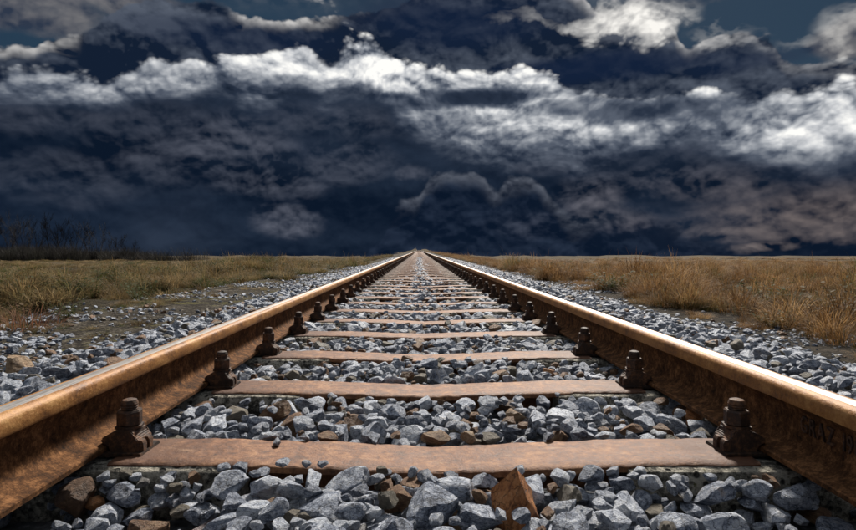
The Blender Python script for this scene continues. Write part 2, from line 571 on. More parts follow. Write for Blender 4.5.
m = M('dirt and moss', 0.95, spec=0.2)
n1 = m.noise(m.pos, 0.9, 8, 0.6, 0.4)
n2 = m.noise(m.pos, 9, 8, 0.7)
n3 = m.noise(m.pos, 45, 6, 0.7)
peb = m.vor(m.pos, 38, 'F1')
dirt = m.ramp(n2 * 1.1 + n3 * 1.1 - peb * 0.22 - 0.52, (0.36, (0.018, 0.014, 0.010)), (0.52, (0.08, 0.065, 0.045)), (0.68, (0.27, 0.24, 0.2)))
moss = m.ramp(n3 * 1.2 + n2 * 0.8 - 0.5, (0.35, (0.03, 0.035, 0.012)), (0.62, (0.17, 0.15, 0.04)))
near = m.mix((n1 * 0.7 + n2 * 0.6).step(0.68, 0.76), dirt, moss)
spx = m.t.nodes.new('ShaderNodeSeparateXYZ')
m.t.links.new(m.pos, spx.inputs[0])
X, Y = E(spx.outputs[0], m.t), E(spx.outputs[1], m.t)
fld = m.noise(vec(m.t, 'MULTIPLY', m.pos, (1, 0.35, 1)), 0.25, 8, 0.65)
field = m.ramp(fld * 0.7 + n2 * 0.35 - 0.03, (0.3, (0.03, 0.022, 0.011)), (0.48, (0.065, 0.046, 0.02)), (0.64, (0.12, 0.085, 0.04)))
nearsoil = m.mix((n2 * 1.0 + n3 * 0.7 - 0.35).step(0.38, 0.62), (0.007, 0.006, 0.004, 1), (0.075, 0.058, 0.042, 1))
soil = m.mix(n3.step(0.4, 0.6), (0.022, 0.02, 0.011, 1), (0.07, 0.052, 0.026, 1))
inside = (X.m('ABSOLUTE') + (n1 - 0.5) * 1.5).step(3.2, 4.4)
m.color(m.mix(Y.step(22, 60), m.mix(inside, m.mix(X.step(2.0, 2.3) * 0.85, near, nearsoil), soil), m.mix(X.m('ABSOLUTE').step(3, 5), dirt, field)))
m.bump(n2 * 0.9 + n3 * 0.8 - peb * 0.3, 1.0, 0.06)
MAT_GROUND = m.m

m = M('ballast grit', 0.9)
n1 = m.noise(m.pos, 35, 8, 0.7)
vv = m.vor(m.pos, 26, 'F1')
m.color(m.ramp(n1 * 0.8 + vv * 0.25, (0.3, (0.03, 0.03, 0.032)), (0.55, (0.12, 0.125, 0.135)), (0.75, (0.3, 0.31, 0.33))))
m.bump(n1 * 0.6 - vv * 1.2, 1.0, 0.04)
MAT_GRIT = m.m


def grass_mat(name, dry, green, greenness):
    m = M(name, 0.75, spec=0.25)
    n1 = m.noise(m.pos, 0.8, 4, 0.6)
    n2 = m.noise(m.pos, 14, 3, 0.6)
    f = n1 * 0.9 + (m.rand - 0.5) * 0.5 + (n2 - 0.5) * 0.25 + greenness - 0.5
    c1 = m.ramp(n2 * 0.7 + m.rand * 0.3, (0.3, dry[0]), (0.5, dry[1]), (0.7, dry[2]))
    c2 = m.ramp(n2 * 0.7 + m.rand * 0.3, (0.3, green[0]), (0.7, green[1]))
    m.color(m.mix(f.step(0.42, 0.62), c1, c2))
    m.b.inputs['Transmission Weight'].default_value = 0.0
    tr = m.t.nodes.new('ShaderNodeBsdfTranslucent')
    src = m.b.inputs['Base Color'].links[0].from_socket
    m.t.links.new(src, tr.inputs[0])
    mx = m.t.nodes.new('ShaderNodeMixShader')
    mx.inputs[0].default_value = 0.4
    m.t.links.new(m.b.outputs[0], mx.inputs[1])
    m.t.links.new(tr.outputs[0], mx.inputs[2])
    m.t.links.new(mx.outputs[0], m.t.nodes['Material Output'].inputs[0])
    return m.m


GREEN = ((0.035, 0.045, 0.014), (0.10, 0.11, 0.035))
MAT_DRY = grass_mat('dry orange grass', ((0.07, 0.036, 0.015), (0.25, 0.135, 0.052), (0.56, 0.36, 0.17)), GREEN, 0.32)
MAT_MIX = grass_mat('dry and green grass', ((0.06, 0.04, 0.02), (0.23, 0.155, 0.07), (0.54, 0.39, 0.20)), GREEN, 0.38)
MAT_WEED = grass_mat('green weed leaves', ((0.12, 0.075, 0.035), (0.16, 0.12, 0.05), (0.22, 0.17, 0.07)), ((0.024, 0.034, 0.010), (0.075, 0.088, 0.026)), 0.66)
MAT_RED = grass_mat('reddish dry grass', ((0.12, 0.05, 0.028), (0.30, 0.15, 0.085), (0.48, 0.29, 0.18)), GREEN, 0.2)
MAT_LOWGREEN = grass_mat('short green grass', ((0.06, 0.05, 0.02), (0.09, 0.075, 0.03), (0.13, 0.10, 0.045)), ((0.025, 0.036, 0.011), (0.075, 0.09, 0.026)), 0.62)
MAT_REED = grass_mat('dark reed', ((0.010, 0.010, 0.010), (0.022, 0.02, 0.019), (0.05, 0.043, 0.037)), ((0.02, 0.02, 0.018), (0.05, 0.05, 0.04)), 0.4)
m = M('dark bark', 0.9, spec=0.2)
n1 = m.noise(m.pos, 4, 5, 0.6)
m.color(m.ramp(n1, (0.3, (0.016, 0.016, 0.018)), (0.7, (0.045, 0.042, 0.042))))
MAT_BARK = m.m


# ------------------------------------------------------------------ terrain
ZR = 0.40                      # rail head level
ZB = 0.244                     # tie bar top
LE, RE = -2.12, 2.42           # feet of the ballast shoulders


def field_z(y):
    return 0.02 - 0.0125 * max(y, 0.0)


def ground_z(x, y):
    a = abs(x)
    emb = 0.055 if a < 3.4 else 0.055 - (a - 3.4) * 0.30
    f = field_z(y)
    z = max(emb, f) if y < 25 else (emb if emb > f else f)
    amp = 0.06 if a > 2.6 else 0.012
    if a < 60 and y < 120:
        z += amp * fbm(x, y, 0.45, 3, 3) * min(1.0, 0.4 + a / 8)
        if a > 3.2:
            k = min(1.0, (a - 3.2) / 1.2) * (1 if y < 40 else 0.3)
            z += 0.09 * max(0.0, fbm(x, y, 0.22, 9, 2)) * k
            z += 0.34 * max(-0.12, fbm(x, y, 0.62, 6 if x > 0 else 8, 3)) * k
    if y > 60 and a > 8:
        z += min(1.0, (y - 60) / 80) * 0.010 * y * fbm(x * 0.02, y * 0.012, 1.0, 17, 3)
    # low grassy bank close to the line on the left
    z += 0.32 * math.exp(-((x + 6.4) / 1.7) ** 2 - ((y - 23) / 7) ** 2)
    return z


def make_ground():
    xs = np.unique(np.concatenate([np.linspace(-14, 14, 225), np.sinh(np.linspace(-1, 1, 121) * 6.2) * 12 / 1.2]))
    xs = np.clip(xs, -2500, 2500)
    xs = np.unique(xs)
    ys = np.unique(np.concatenate([np.linspace(-6, 30, 181), np.linspace(30, 120, 120), np.geomspace(120, 2200, 60), np.array([-30.0, -15.0])]))
    v = [(x, y, ground_z(float(x), float(y))) for y in ys for x in xs]
    nx = len(xs)
    f = [(j * nx + i, j * nx + i + 1, (j + 1) * nx + i + 1, (j + 1) * nx + i) for j in range(len(ys) - 1) for i in range(nx - 1)]
    o = link('ground', mesh_from('ground', v, f, 60), None, MAT_GROUND)
    tag(o, 'rough dirt and grass field on both sides of the railway', None, None, 'structure')


make_ground()


def ballast_top(x, y):
    """level the stone tops reach"""
    c = x - 0.0
    a = abs(c)
    if a < 0.76:
        z = 0.236
        if y < 1.1:
            z = 0.232 - 0.046 * min(1, max(0, (a - 0.30) / 0.12))
        elif y < 3.0:
            z -= 0.010 * min(1, max(0, (a - 0.36) / 0.1))
        if y > 3.2:
            z += 0.018 * math.exp(-(c / 0.12) ** 2) * min(1, (y - 3.2) / 6)
        if y > 6:
            z -= 0.016 * min(1, (y - 6) / 4)
    elif a < 1.45:
        z = 0.225
    else:
        edge = -LE if c < 0 else RE
        k = min(1.0, (a - 1.45) / (edge - 1.45))
        z = 0.225 - 0.15 * k * k * (3 - 2 * k) - 0.02 * k
    return z


def make_bed():
    xs = [LE - 0.12] + list(np.linspace(LE, RE, 33)) + [RE + 0.12]
    ys = [-3, -1, 0.3, 2, 4, 8, 14, 20, 26, 30, 34, 40, 60, 100, 180, 300, 430]
    v = []
    for y in ys:
        drop = 0.085 if y < 30 else (0.05 if y < 36 else 0.022)
        for i, x in enumerate(xs):
            z = max(ballast_top(x, max(y, 1.2)) - drop, 0.03)
            if i in (0, len(xs) - 1):
                z = 0.0
            v.append((x, y, z))
    nx = len(xs)
    f = [(j * nx + i, j * nx + i + 1, (j + 1) * nx + i + 1, (j + 1) * nx + i) for j in range(len(ys) - 1) for i in range(nx - 1)]
    o = link('ballast_bed', mesh_from('ballast_bed', v, f, 50), None, MAT_GRIT)
    return tag(o, 'bed of crushed grey stone carrying the track', None, None, 'structure')


bed = make_bed()

# ------------------------------------------------------------------ rails
HALF = [(62.5, 0), (62.5, 8.5), (61, 10.5), (54, 12.5), (36, 17), (22, 22.5), (13.5, 30), (9.5, 40), (8, 55), (7.2, 75), (8, 92), (11, 101), (17, 107), (27, 110.5), (33, 112.5), (34.6, 116), (34.2, 128), (33, 137), (30.5, 142.5), (26, 146), (20, 147.8)]
prof = [(x, z) for x, z in HALF] + [(14, 148.35), (0, 149), (-14, 148.35)] + [(-x, z) for x, z in HALF[::-1]]
RX = 0.751


def make_rail(sx, label):
    pts = [(p / 1000, q / 1000) for p, q in prof]
    ys = [-3.0, 0.0] + list(np.linspace(0.6, 6, 10)) + [10, 20, 40, 80, 160, 430]
    v, f = [], []
    n = len(pts)
    for y in ys:
        v += [(p, y, q) for p, q in pts]
    for j in range(len(ys) - 1):
        for i in range(n):
            i2 = (i + 1) % n
            f.append((j * n + i, (j + 1) * n + i, (j + 1) * n + i2, j * n + i2))
    f.append(tuple(range(n)))
    f.append(tuple(range((len(ys) - 1) * n, len(ys) * n))[::-1])
    me = mesh_from('rail', v, f, 32)
    o = link('rail', me)
    for mm in (MAT_WEB, MAT_HEAD, MAT_TOP):
        me.materials.append(mm)
    for p in me.polygons:
        c = p.center
        if len(p.vertices) == 4:
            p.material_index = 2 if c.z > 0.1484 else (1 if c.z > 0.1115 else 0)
    o.location = (sx * RX, 0, ZR - 0.149)
    return tag(o, label, 'rail', 'running rails of the track')


rail_l = make_rail(-1, 'left rusty steel rail with polished top running to the horizon')
rail_r = make_rail(1, 'right rusty steel rail with polished top and cast letters on its web')
yy = 1.175
for ch in 'GRAZ 190':
    if ch == ' ':
        yy -= 0.012
        continue
    cu = bpy.data.curves.new('raised_letter', 'FONT')
    cu.body = ch
    cu.size = 0.046
    cu.extrude = 0.0022
    cu.bevel_depth = 0.0006
    to = bpy.data.objects.new('tmp', cu)
    col.objects.link(to)
    bpy.context.view_layer.update()
    tm = bpy.data.meshes.new_from_object(to.evaluated_get(bpy.context.evaluated_depsgraph_get()))
    bpy.data.objects.remove(to)
    w = max(q.co.x for q in tm.vertices)
    tm.transform(Matrix(((0, 0, -1, 0), (-0.66, 0, 0, 0), (0, 1, 0, 0), (0, 0, 0, 1))))
    lt = link('raised_letter', tm, rail_r, MAT_CLIP)
    lt.location = (-0.0085, yy, 0.058)
    yy -= w * 0.66 + 0.005

# ------------------------------------------------------------------ sleepers


def bar_mesh(k):
    """steel tie bar: sagging, slightly worn plate"""
    rr = random.Random(k)
    xs = np.linspace(-0.66, 0.66, 89)
    sag = [0.019, 0.014, 0.017, 0.012][k % 4]
    W, T = 0.079, 0.016
    sec = [(-W, -T), (-W - .001, -0.004), (-W + 0.003, -0.0006), (-W * .5, 0.0), (0, 0.0004), (W * .5, 0.0), (W - 0.003, -0.0006), (W + .001, -0.004), (W, -T), (0.012, -T), (0.012, -0.07), (-0.012, -0.07), (-0.012, -T)]
    v, f = [], []
    for x in xs:
        dz = -sag * max(0.0, 1 - abs(x) / 0.45) ** 1.0
        dz = -sag * (1 - min(1, abs(x + 0.01 * (k - 1)) / 0.46)) ** 1.1
        dy = 0.0022 * mnoise.noise(Vector((x * 5, k * 3.1, 0)))
        for i, (y, z) in enumerate(sec):
            e = 0.0026 * mnoise.noise(Vector((x * 22, y * 60, k * 1.7))) + 0.0018 * mnoise.noise(Vector((x * 60, y * 90, k * 2.7)))
            v.append((x, y + dy + (e if i in (1, 2, 6, 7) else 0), ZB + dz + z + e * 0.6))
    n = len(sec)
    for j in range(len(xs) - 1):
        for i in range(n):
            i2 = (i + 1) % n
            f.append((j * n + i, j * n + i2, (j + 1) * n + i2, (j + 1) * n + i))
    f.append(tuple(range(n))[::-1])
    f.append(tuple(range((len(xs) - 1) * n, len(xs) * n)))
    me = mesh_from('tie_bar', v, f, 40)
    me.materials.append(MAT_BAR)
    return me


def block_mesh(k):
    """worn concrete block, centred on x = 0"""
    bm = bmesh.new()
    bmesh.ops.create_grid(bm, x_segments=1, y_segments=1, size=1)
    bm.clear()
    r = bmesh.ops.create_cube(bm, size=1)
    bmesh.ops.subdivide_edges(bm, edges=bm.edges, cuts=13, use_grid_fill=True)
    for w in bm.verts:
        x, y, z = w.co
        e = max(abs(x), abs(y)) * 2
        tp = 1 - 0.10 * (z + 0.5)
        X, Y, Z = x * 0.77 * (1 - 0.03 * (z + .5)), y * (0.25 - 0.06 * (z + .5)), z * 0.2
        c = Vector((X * 14 + k * 9, Y * 14, Z * 14))
        nn = mnoise.noise(c) * 0.5 + mnoise.noise(c * 2.7) * 0.35
        corner = sum(1 for q in (x, y, z) if abs(q) > 0.45)
        s = (0.009 if corner < 2 else 0.017) * nn
        if z > 0.45 and abs(x) < .45 and abs(y) < .45:
            s *= 0.25
        Z -= 0.006 if (corner >= 2 and z > .45) else 0
        w.co = Vector((X, Y, Z)) + Vector((x, y, z)).normalized() * s
        w.co.z += 0.237 - 0.1
    me = bm_mesh('concrete_block', bm, 50)
    me.materials.append(MAT_CONC)
    return me


def clip_mesh():
    pts = [(0.606, 0.2445), (0.606, 0.268), (0.612, 0.276), (0.622, 0.279), (0.626, 0.291), (0.634, 0.295), (0.672, 0.295), (0.684, 0.290), (0.700, 0.284), (0.716, 0.2765), (0.716, 0.268), (0.6905, 0.2635), (0.6905, 0.2445)]
    pts = [(0.654 + (p - 0.654) * 0.74, q) for p, q in pts]
    bm = extrude_poly(pts, -0.031, 0.031)
    bmesh.ops.bevel(bm, geom=[e for e in bm.edges], offset=0.0025, segments=2, affect='EDGES')
    for yy in (-0.022, 0.006):           # ribs on the inner side
        b2 = extrude_poly([(0.610, 0.2445), (0.610, 0.266), (0.614, 0.273), (0.624, 0.273), (0.624, 0.2445)], yy - 0.008, yy + 0.008)
        me = bpy.data.meshes.new('t')
        b2.to_mesh(me)
        b2.free()
        bm.from_mesh(me)
        bpy.data.meshes.remove(me)
    me = bm_mesh('rail_clip', bm, 35)
    me.materials.append(MAT_CLIP)
    return me


def turned(rings, n, rot=0.0, cx=0.0, name='nut', mat=None, smooth=30):
    v, f = [], []
    for r, z in rings:
        for i in range(n):
            a = 2 * math.pi * i / n + rot
            v.append((cx + r * math.cos(a), r * math.sin(a), z))
    for j in range(len(rings) - 1):
        for i in range(n):
            f.append((j * n + i, j * n + (i + 1) % n, (j + 1) * n + (i + 1) % n, (j + 1) * n + i))
    f.append(tuple(range(n))[::-1])
    f.append(tuple(range((len(rings) - 1) * n, len(rings) * n)))
    me = mesh_from(name, v, f, smooth)
    me.materials.append(mat or MAT_CLIP)
    return me


def mirrored(me):
    c = me.copy()
    c.transform(Matrix.Diagonal((-1, 1, 1, 1)))
    c.flip_normals()
    return c


BARS = [bar_mesh(k) for k in range(4)]
BLOCKS = [block_mesh(k) for k in range(4)]
CLIP = {1: clip_mesh()}
CLIP[-1] = mirrored(CLIP[1])
NUT = {1: turned([(0.030, 0.2935), (0.030, 0.2985), (0.0225, 0.299), (0.0262, 0.301), (0.0262, 0.327), (0.0235, 0.331)], 6, 0.3, 0.654, 'nut')}
NUT[-1] = mirrored(NUT[1])
BOLT = {1: turned([(0.016, 0.3305), (0.0178, 0.333), (0.016, 0.3355), (0.0178, 0.338), (0.016, 0.3405), (0.0178, 0.343), (0.0165, 0.3475), (0.0145, 0.352), (0.007, 0.3545)], 14, 0, 0.654, 'bolt_end', None, 45)}
BOLT[-1] = mirrored(BOLT[1])
bm = extrude_poly([(0.608, 0.2436), (0.610, 0.2498), (0.892, 0.2498), (0.894, 0.2436)], -0.044, 0.044)
PLATE = {1: bm_mesh('base_plate', bm)}
PLATE[1].materials.append(MAT_PLATE)
PLATE[-1] = mirrored(PLATE[1])
# the outer clips are the inner ones turned round the rail
OUT = Matrix.Translation((2 * RX, 0, 0)) @ Matrix.Diagonal((-1, 1, 1, 1))


def outer(d):
    a = d[1].copy()
    a.transform(OUT)
    a.flip_normals()
    return {1: a, -1: mirrored(a)}


CLIPO, NUTO, BOLTO = outer(CLIP), outer(NUT), outer(BOLT)
ORD = ['nearest', 'second', 'third', 'fourth', 'fifth', 'sixth', 'seventh', 'eighth', 'ninth', 'tenth', 'eleventh', 'twelfth', 'thirteenth', 'fourteenth', 'fifteenth', 'sixteenth']
SP, Y1 = 0.583, 1.252
SLEEPERS = [Y1 + SP * i + (0.012 * math.sin(i * 2.3) if i else 0) for i in range(260)]


def make_sleeper(i, y):
    s = empty('railway_sleeper', (0, y, 0))
    s.rotation_euler.z = 0.006 * math.sin(i * 1.9) if i else 0
    link('tie_bar', BARS[i % 4], s)
    for sx in (-1, 1):
        b = link('concrete_block', BLOCKS[(i + (sx > 0) * 2) % 4], s)
        b.location.x = sx * 0.765
        if i >= 110:
            continue
        link('base_plate', PLATE[sx], s)
        c = link('rail_clip', CLIP[sx], s)
        co = link('rail_clip', CLIPO[sx], s)
        if i < 45:
            link('nut', NUT[sx], c)
            link('bolt_end', BOLT[sx], c)
        if i < 25:
            link('nut', NUTO[sx], co)
            link('bolt_end', BOLTO[sx], co)
    if i < len(ORD):
        lab = 'nearest sleeper, wide rusty tie bar between pitted concrete blocks' if i == 0 else ORD[i] + ' sleeper counted from the camera, rusty tie bar across the ballast'
    elif i < 60:
        lab = 'sleeper in the middle distance where the rusty bars crowd together'
    else:
        lab = 'tiny far sleeper close to the vanishing point of the rails'
    tag(s, lab, 'sleeper', 'sleepers under the rails')


for i, y in enumerate(SLEEPERS):
    make_sleeper(i, y)
# beyond: one mass
v, f = [], []
y = SLEEPERS[-1] + SP
while y < 428:
    for (xa, xb, za, zb, hw) in ((-0.66, 0.66, 0.2, ZB, 0.079), (-1.14, -0.38, 0.05, 0.236, 0.12), (0.38, 1.14, 0.05, 0.236, 0.12)):
        k = len(v)
        v += [(xa, y - hw, za), (xb, y - hw, za), (xb, y + hw, za), (xa, y + hw, za), (xa, y - hw, zb), (xb, y - hw, zb), (xb, y + hw, zb), (xa, y + hw, zb)]
        f += [(k + 4, k + 5, k + 6, k + 7), (k, k + 1, k + 5, k + 4), (k + 1, k + 2, k + 6, k + 5), (k + 2, k + 3, k + 7, k + 6), (k + 3, k, k + 4, k + 7)]
    y += SP
fs = link('far_sleepers', mesh_from('far_sleepers', v, f), None, MAT_BAR)
tag(fs, 'merged row of the farthest sleepers at the vanishing point', 'sleepers', None, 'stuff')


# ------------------------------------------------------------------ stones
def stone_mesh(k, cuts=None, sub=4):
    rr = random.Random(100 + k)
    bm = bmesh.new()
    bmesh.ops.create_icosphere(bm, subdivisions=sub, radius=1.0)
    planes = []
    for i in range(cuts or rr.randint(8, 12)):
        n = Vector((rr.gauss(0, 1), rr.gauss(0, 1), rr.gauss(0, 1))).normalized()
        planes.append((n, rr.uniform(0.46, 0.84)))
    off = Vector((rr.uniform(0, 50), rr.uniform(0, 50), rr.uniform(0, 50)))
    for w in bm.verts:
        p = w.co.copy() * 1.12
        for _ in range(3):
            for n, dd in planes:
                h = p.dot(n) - dd
                if h > 0:
                    p -= n * h
        q = p + off
        p += p.normalized() * (0.045 * mnoise.noise(q * 2.2) + 0.03 * mnoise.noise(q * 5.5) + 0.016 * mnoise.noise(q * 12))
        w.co = p
    lo = Vector([min(w.co[i] for w in bm.verts) for i in range(3)])
    hi = Vector([max(w.co[i] for w in bm.verts) for i in range(3)])
    c, h = (lo + hi) / 2, (hi - lo) / 2
    for w in bm.verts:
        w.co = Vector([(w.co[i] - c[i]) / h[i] for i in range(3)])   # unit half-size box; size comes with the object
    me = bm_mesh('ballast_stone', bm, 22)
    me.materials.append(MAT_STONE)
    return me


STONES = [stone_mesh(k) for k in range(28)]

# hand-placed stones that stand out:  name, label, pixel centre x, bottom y, level of its foot, half-sizes, turn, tilt, material, mesh
HERO = [
    ('large pointed rust-orange stone standing in front of the nearest tie bar', 519, 532, 0.190, (0.044, 0.038, 0.054), 0.3, (0.1, 0.05), MAT_ORANGE, 'peak'),
    ('dark brown angular stone below the left rail at the lower left corner', 70, 522, 0.170, (0.036, 0.03, 0.036), 0.7, (0.2, -0.1), MAT_BROWN, 3),
    ('smooth oval grey stone lying against the left concrete block', 84, 488, 0.188, (0.046, 0.03, 0.020), -0.15, (0.0, 0.05), MAT_STONE, 5),
    ('flat rust-brown slab partly under the middle of the nearest tie bar', 440, 505, 0.165, (0.050, 0.026, 0.016), 0.1, (0.05, 0.0), MAT_BROWN, 7),
    ('orange-tan wedge behind the nearest tie bar near its middle', 436, 447, 0.215, (0.036, 0.022, 0.017), 0.05, (0.1, 0.03), MAT_TAN, 9),
    ('small square orange stone behind the nearest tie bar', 470, 447, 0.215, (0.018, 0.02, 0.018), 0.6, (0.1, 0.1), MAT_TAN, 11),
    ('tan slab at the bottom edge left of the pointed orange stone', 452, 536, 0.175, (0.036, 0.03, 0.018), -0.35, (0.1, 0.1), MAT_TAN, 13),
    ('pale sandy stone in front of the right concrete block', 680, 482, 0.185, (0.028, 0.022, 0.019), 0.5, (0.25, 0.1), MAT_TAN, 15),
    ('rust-brown stone in front of the left end of the right block', 617, 487, 0.185, (0.020, 0.02, 0.022), 0.9, (0.3, 0.2), MAT_BROWN, 17),
    ('brown stone tucked beside the right rail between the first two sleepers', 697, 428, 0.200, (0.030, 0.024, 0.024), 0.4, (0.2, 0.3), MAT_ORANGE, 19),
    ('rusty upright stone leaning under the bar left of the middle', 402, 504, 0.165, (0.018, 0.02, 0.024), 0.2, (0.2, 0.5), MAT_BROWN, 21),
    ('long flat brown stone between the first two bars right of the middle', 508, 411, 0.205, (0.040, 0.022, 0.014), 0.1, (0.0, 0.05), MAT_BROWN, 23),
    ('tan wedge lying on the ballast right of the long flat brown stone', 516, 424, 0.210, (0.028, 0.022, 0.018), -0.5, (0.2, 0.2), MAT_TAN, 25),
    ('smooth pale grey flat stone between the first two bars', 517, 436, 0.210, (0.026, 0.018, 0.015), 0.1, (0.0, 0.1), MAT_STONE, 5),
    ('brown block wedged against the third bar right of the middle', 480, 371, 0.205, (0.026, 0.026, 0.02), 0.7, (0.1, 0.1), MAT_BROWN, 3),
    ('small orange stone on the ballast behind the second bar', 548, 376, 0.215, (0.026, 0.022, 0.013), 0.3, (0.0, 0.1), MAT_ORANGE, 8),
    ('bright orange chip beside the dark brown stone at the lower left', 92, 514, 0.175, (0.017, 0.016, 0.016), 0.4, (0.2, 0.2), MAT_ORANGE, 12),
    ('tan stone at the outer edge of the left shoulder by the frame', 12, 373, 0.165, (0.05, 0.045, 0.035), 0.2, (0.1, 0.1), MAT_TAN, 16),
]

# height-field packing: every stone is dropped where the pile is low
CELL = 0.0065
GX0, GX1, GY0, GY1 = LE - 0.15, RE + 0.15, 0.25, 9.0
NX, NY = int((GX1 - GX0) / CELL), int((GY1 - GY0) / CELL)
gx = GX0 + (np.arange(NX) + 0.5) * CELL
gy = GY0 + (np.arange(NY) + 0.5) * CELL
top_n = np.array([[ballast_top(float(x), yy) for x in gx] for yy in (0.9, 2.0)])
crown = 0.018 * np.exp(-(gx / 0.12) ** 2) * (np.abs(gx) < 0.7)
TOP = np.where(gy[:, None] < 1.1, top_n[0][None, :], top_n[1][None, :])
inner = (np.abs(gx) < 0.76)[None, :]
TOP = np.where(inner & (gy[:, None] >= 3.0), 0.236, TOP) + crown[None, :] * np.clip((gy[:, None] - 3.2) / 6, 0, 1)
TOP = TOP - inner * 0.016 * np.clip((gy[:, None] - 6) / 4, 0, 1)
wob = np.array([[fbm(float(x), float(yy), 1.7, 5, 3) for x in gx[::12]] for yy in gy[::12]])
wob = np.repeat(np.repeat(wob, 12, 0), 12, 1)[:NY, :NX]
TOP = TOP + 0.022 * wob
H = TOP - 0.075
H = np.maximum(H, 0.03)
OBST = np.zeros((NY, NX), bool)
for y in SLEEPERS[:16]:
    j0, j1 = int((y - 0.098 - GY0) / CELL), int((y + 0.098 - GY0) / CELL)
    b = np.abs(np.abs(gx) - 0.765) < 0.39
    H[j0:j1, b] = 0.236
    OBST[j0:j1, b] = True
    j0, j1 = int((y - 0.082 - GY0) / CELL), int((y + 0.082 - GY0) / CELL)
    H[j0:j1, np.abs(gx) < 0.62] = 0.243
    OBST[j0:j1, np.abs(gx) < 0.62] = True
foot = np.abs(np.abs(gx) - RX) < 0.062
H[:, foot] = 0.15
OBST[:, foot] = True
OWN = np.full((NY, NX), -1, np.int32)
stones = []      # x, y, z, half-sizes, rz, tilt


def footprint(x, y, a, b, rz):
    r = max(a, b)
    i0, i1 = int((x - r - GX0) / CELL), int((x + r - GX0) / CELL) + 1
    j0, j1 = int((y - r - GY0) / CELL), int((y + r - GY0) / CELL) + 1
    if i0 < 0 or j0 < 0 or i1 >= NX or j1 >= NY:
        return None
    dx, dy = gx[None, i0:i1] - x, gy[j0:j1, None] - y
    c, s = math.cos(rz), math.sin(rz)
    u, w = (dx * c + dy * s) / a, (-dx * s + dy * c) / b
    q = u * u + w * w
    return slice(j0, j1), slice(i0, i1), q


def drop(x, y, a, b, c, rz, force=None):
    fp = footprint(x, y, a * 0.93, b * 0.93, rz)
    if fp is None:
        return None
    sj, si, q = fp
    inside = q < 1
    if not inside.any():
        return None
    pr = np.sqrt(np.clip(1 - q ** 1.5, 0, 1)) * c
    h = H[sj, si]
    if force is None:
        zc = np.max((h + pr * 0.93)[inside])
    else:
        zc = force + c
    return sj, si, inside, pr, h, zc


def commit(dr, rec):
    sj, si, inside, pr, h, zc = dr
    up = np.where(inside, zc + pr, -1)
    win = up > h
    H[sj, si] = np.where(win, up, h)
    OWN[sj, si] = np.where(win, len(stones), OWN[sj, si])
    stones.append(rec)


hero_recs = []
for (lab, px, py, z0, hs, rz, tilt, mat, mk) in HERO:
    x, y = at(px, py, z0)
    y += hs[1] * 0.7
    dr = drop(x, y, hs[0], hs[1], hs[2], rz, z0)
    hero_recs.append((x, y, z0 + hs[2]))
    if dr:
        commit(dr, (x, y, z0 + hs[2], hs, rz, tilt, -1))
NH = len(stones)


def pack(n, y0, y1, smin, smax, zones, fails=900):
    bad = 0
    for k in range(n):
        s = smin + (smax - smin) * random.random() ** 1.35
        a, b, c = s, s * random.uniform(0.66, 0.95), s * random.uniform(0.48, 0.78)
        rz = random.uniform(0, math.pi)
        best = None
        for _ in range(5):
            zx0, zx1 = random.choice(zones)
            x, y = random.uniform(zx0, zx1), random.uniform(y0, y1)
            j, i = int((y - GY0) / CELL), int((x - GX0) / CELL)
            if not (0 <= j < NY and 0 <= i < NX):
                continue
            v_ = H[j, i] - TOP[j, i]
            if best is None or v_ < best[0]:
                best = (v_, x, y, j, i)
        if best is None:
            continue
        v_, x, y, j, i = best
        dr = drop(x, y, a, b, c, rz)
        if dr is None:
            continue
        zc = dr[5]
        lim = TOP[j, i] + (0.012 if abs(x) < 0.67 or abs(x) > 0.82 else 0.0) + 0.3 * s
        if zc + c > lim:
            bad += 1
            if bad > fails:
                break
            continue
        if OBST[dr[0], dr[1]][dr[2]].mean() > 0.45 and zc + c > 0.262:
            continue
        commit(dr, (x, y, zc - 0.12 * c, (a, b, c), rz, (random.gauss(0, 0.2), random.gauss(0, 0.2)), random.randrange(len(STONES))))


INN = [(-0.74, 0.74)]
OUTZ = [(LE - 0.02, -0.82), (0.82, RE + 0.02)]
pack(1500, 0.45, 1.12, 0.028, 0.050, INN, 700)
pack(1500, 0.45, 1.12, 0.018, 0.030, INN, 500)
pack(900, 0.45, 1.16, 0.011, 0.019, INN, 400)
pack(5500, 1.1, 4.6, 0.027, 0.046, INN, 1200)
pack(5500, 1.1, 4.6, 0.016, 0.028, INN, 900)
pack(1600, 1.1, 3.0, 0.011, 0.018, INN, 500)
pack(4000, 4.6, 8.9, 0.023, 0.036, INN, 700)
pack(7000, 0.9, 4.6, 0.023, 0.040, OUTZ, 900)
pack(5000, 0.9, 4.6, 0.014, 0.024, OUTZ, 700)
pack(9000, 4.6, 8.9, 0.024, 0.040, OUTZ, 900)

# which stones show largest in the photograph
cnt = np.bincount(OWN[OWN >= 0].ravel(), minlength=len(stones))
score = []
for k, (x, y, z, hs, rz, ti, mk) in enumerate(stones):
    if k < NH or cnt[k] < 8:
        continue
    px, py = VX + F * (x - CAMX) / y, VY + F * (CAMZ - z) / y
    if not (-5 < px < 861 and py < 536):
        continue
    if abs(x) > 0.8 and (CAMZ - z) / abs(x - CAMX) > 0.274 / 0.72:   # hidden behind the rail head
        continue
    score.append((cnt[k] * CELL ** 2 / y ** 2.6, k))
score.sort(reverse=True)
pick = {k for _, k in score[:300]}
src_stones = bpy.data.collections.new('stone_kinds')
used = set()


def stone_obj(name, mk, x, y, z, hs, rz, tilt, parent=None):
    o = bpy.data.objects.new(name, STONES[mk])
    col.objects.link(o)
    o.location = (x, y, z)
    o.scale = hs
    # tilt after turning: use a matrix-free euler, small tilts
    o.rotation_euler = (tilt[0], tilt[1], rz)
    if parent:
        o.parent = parent
    return o


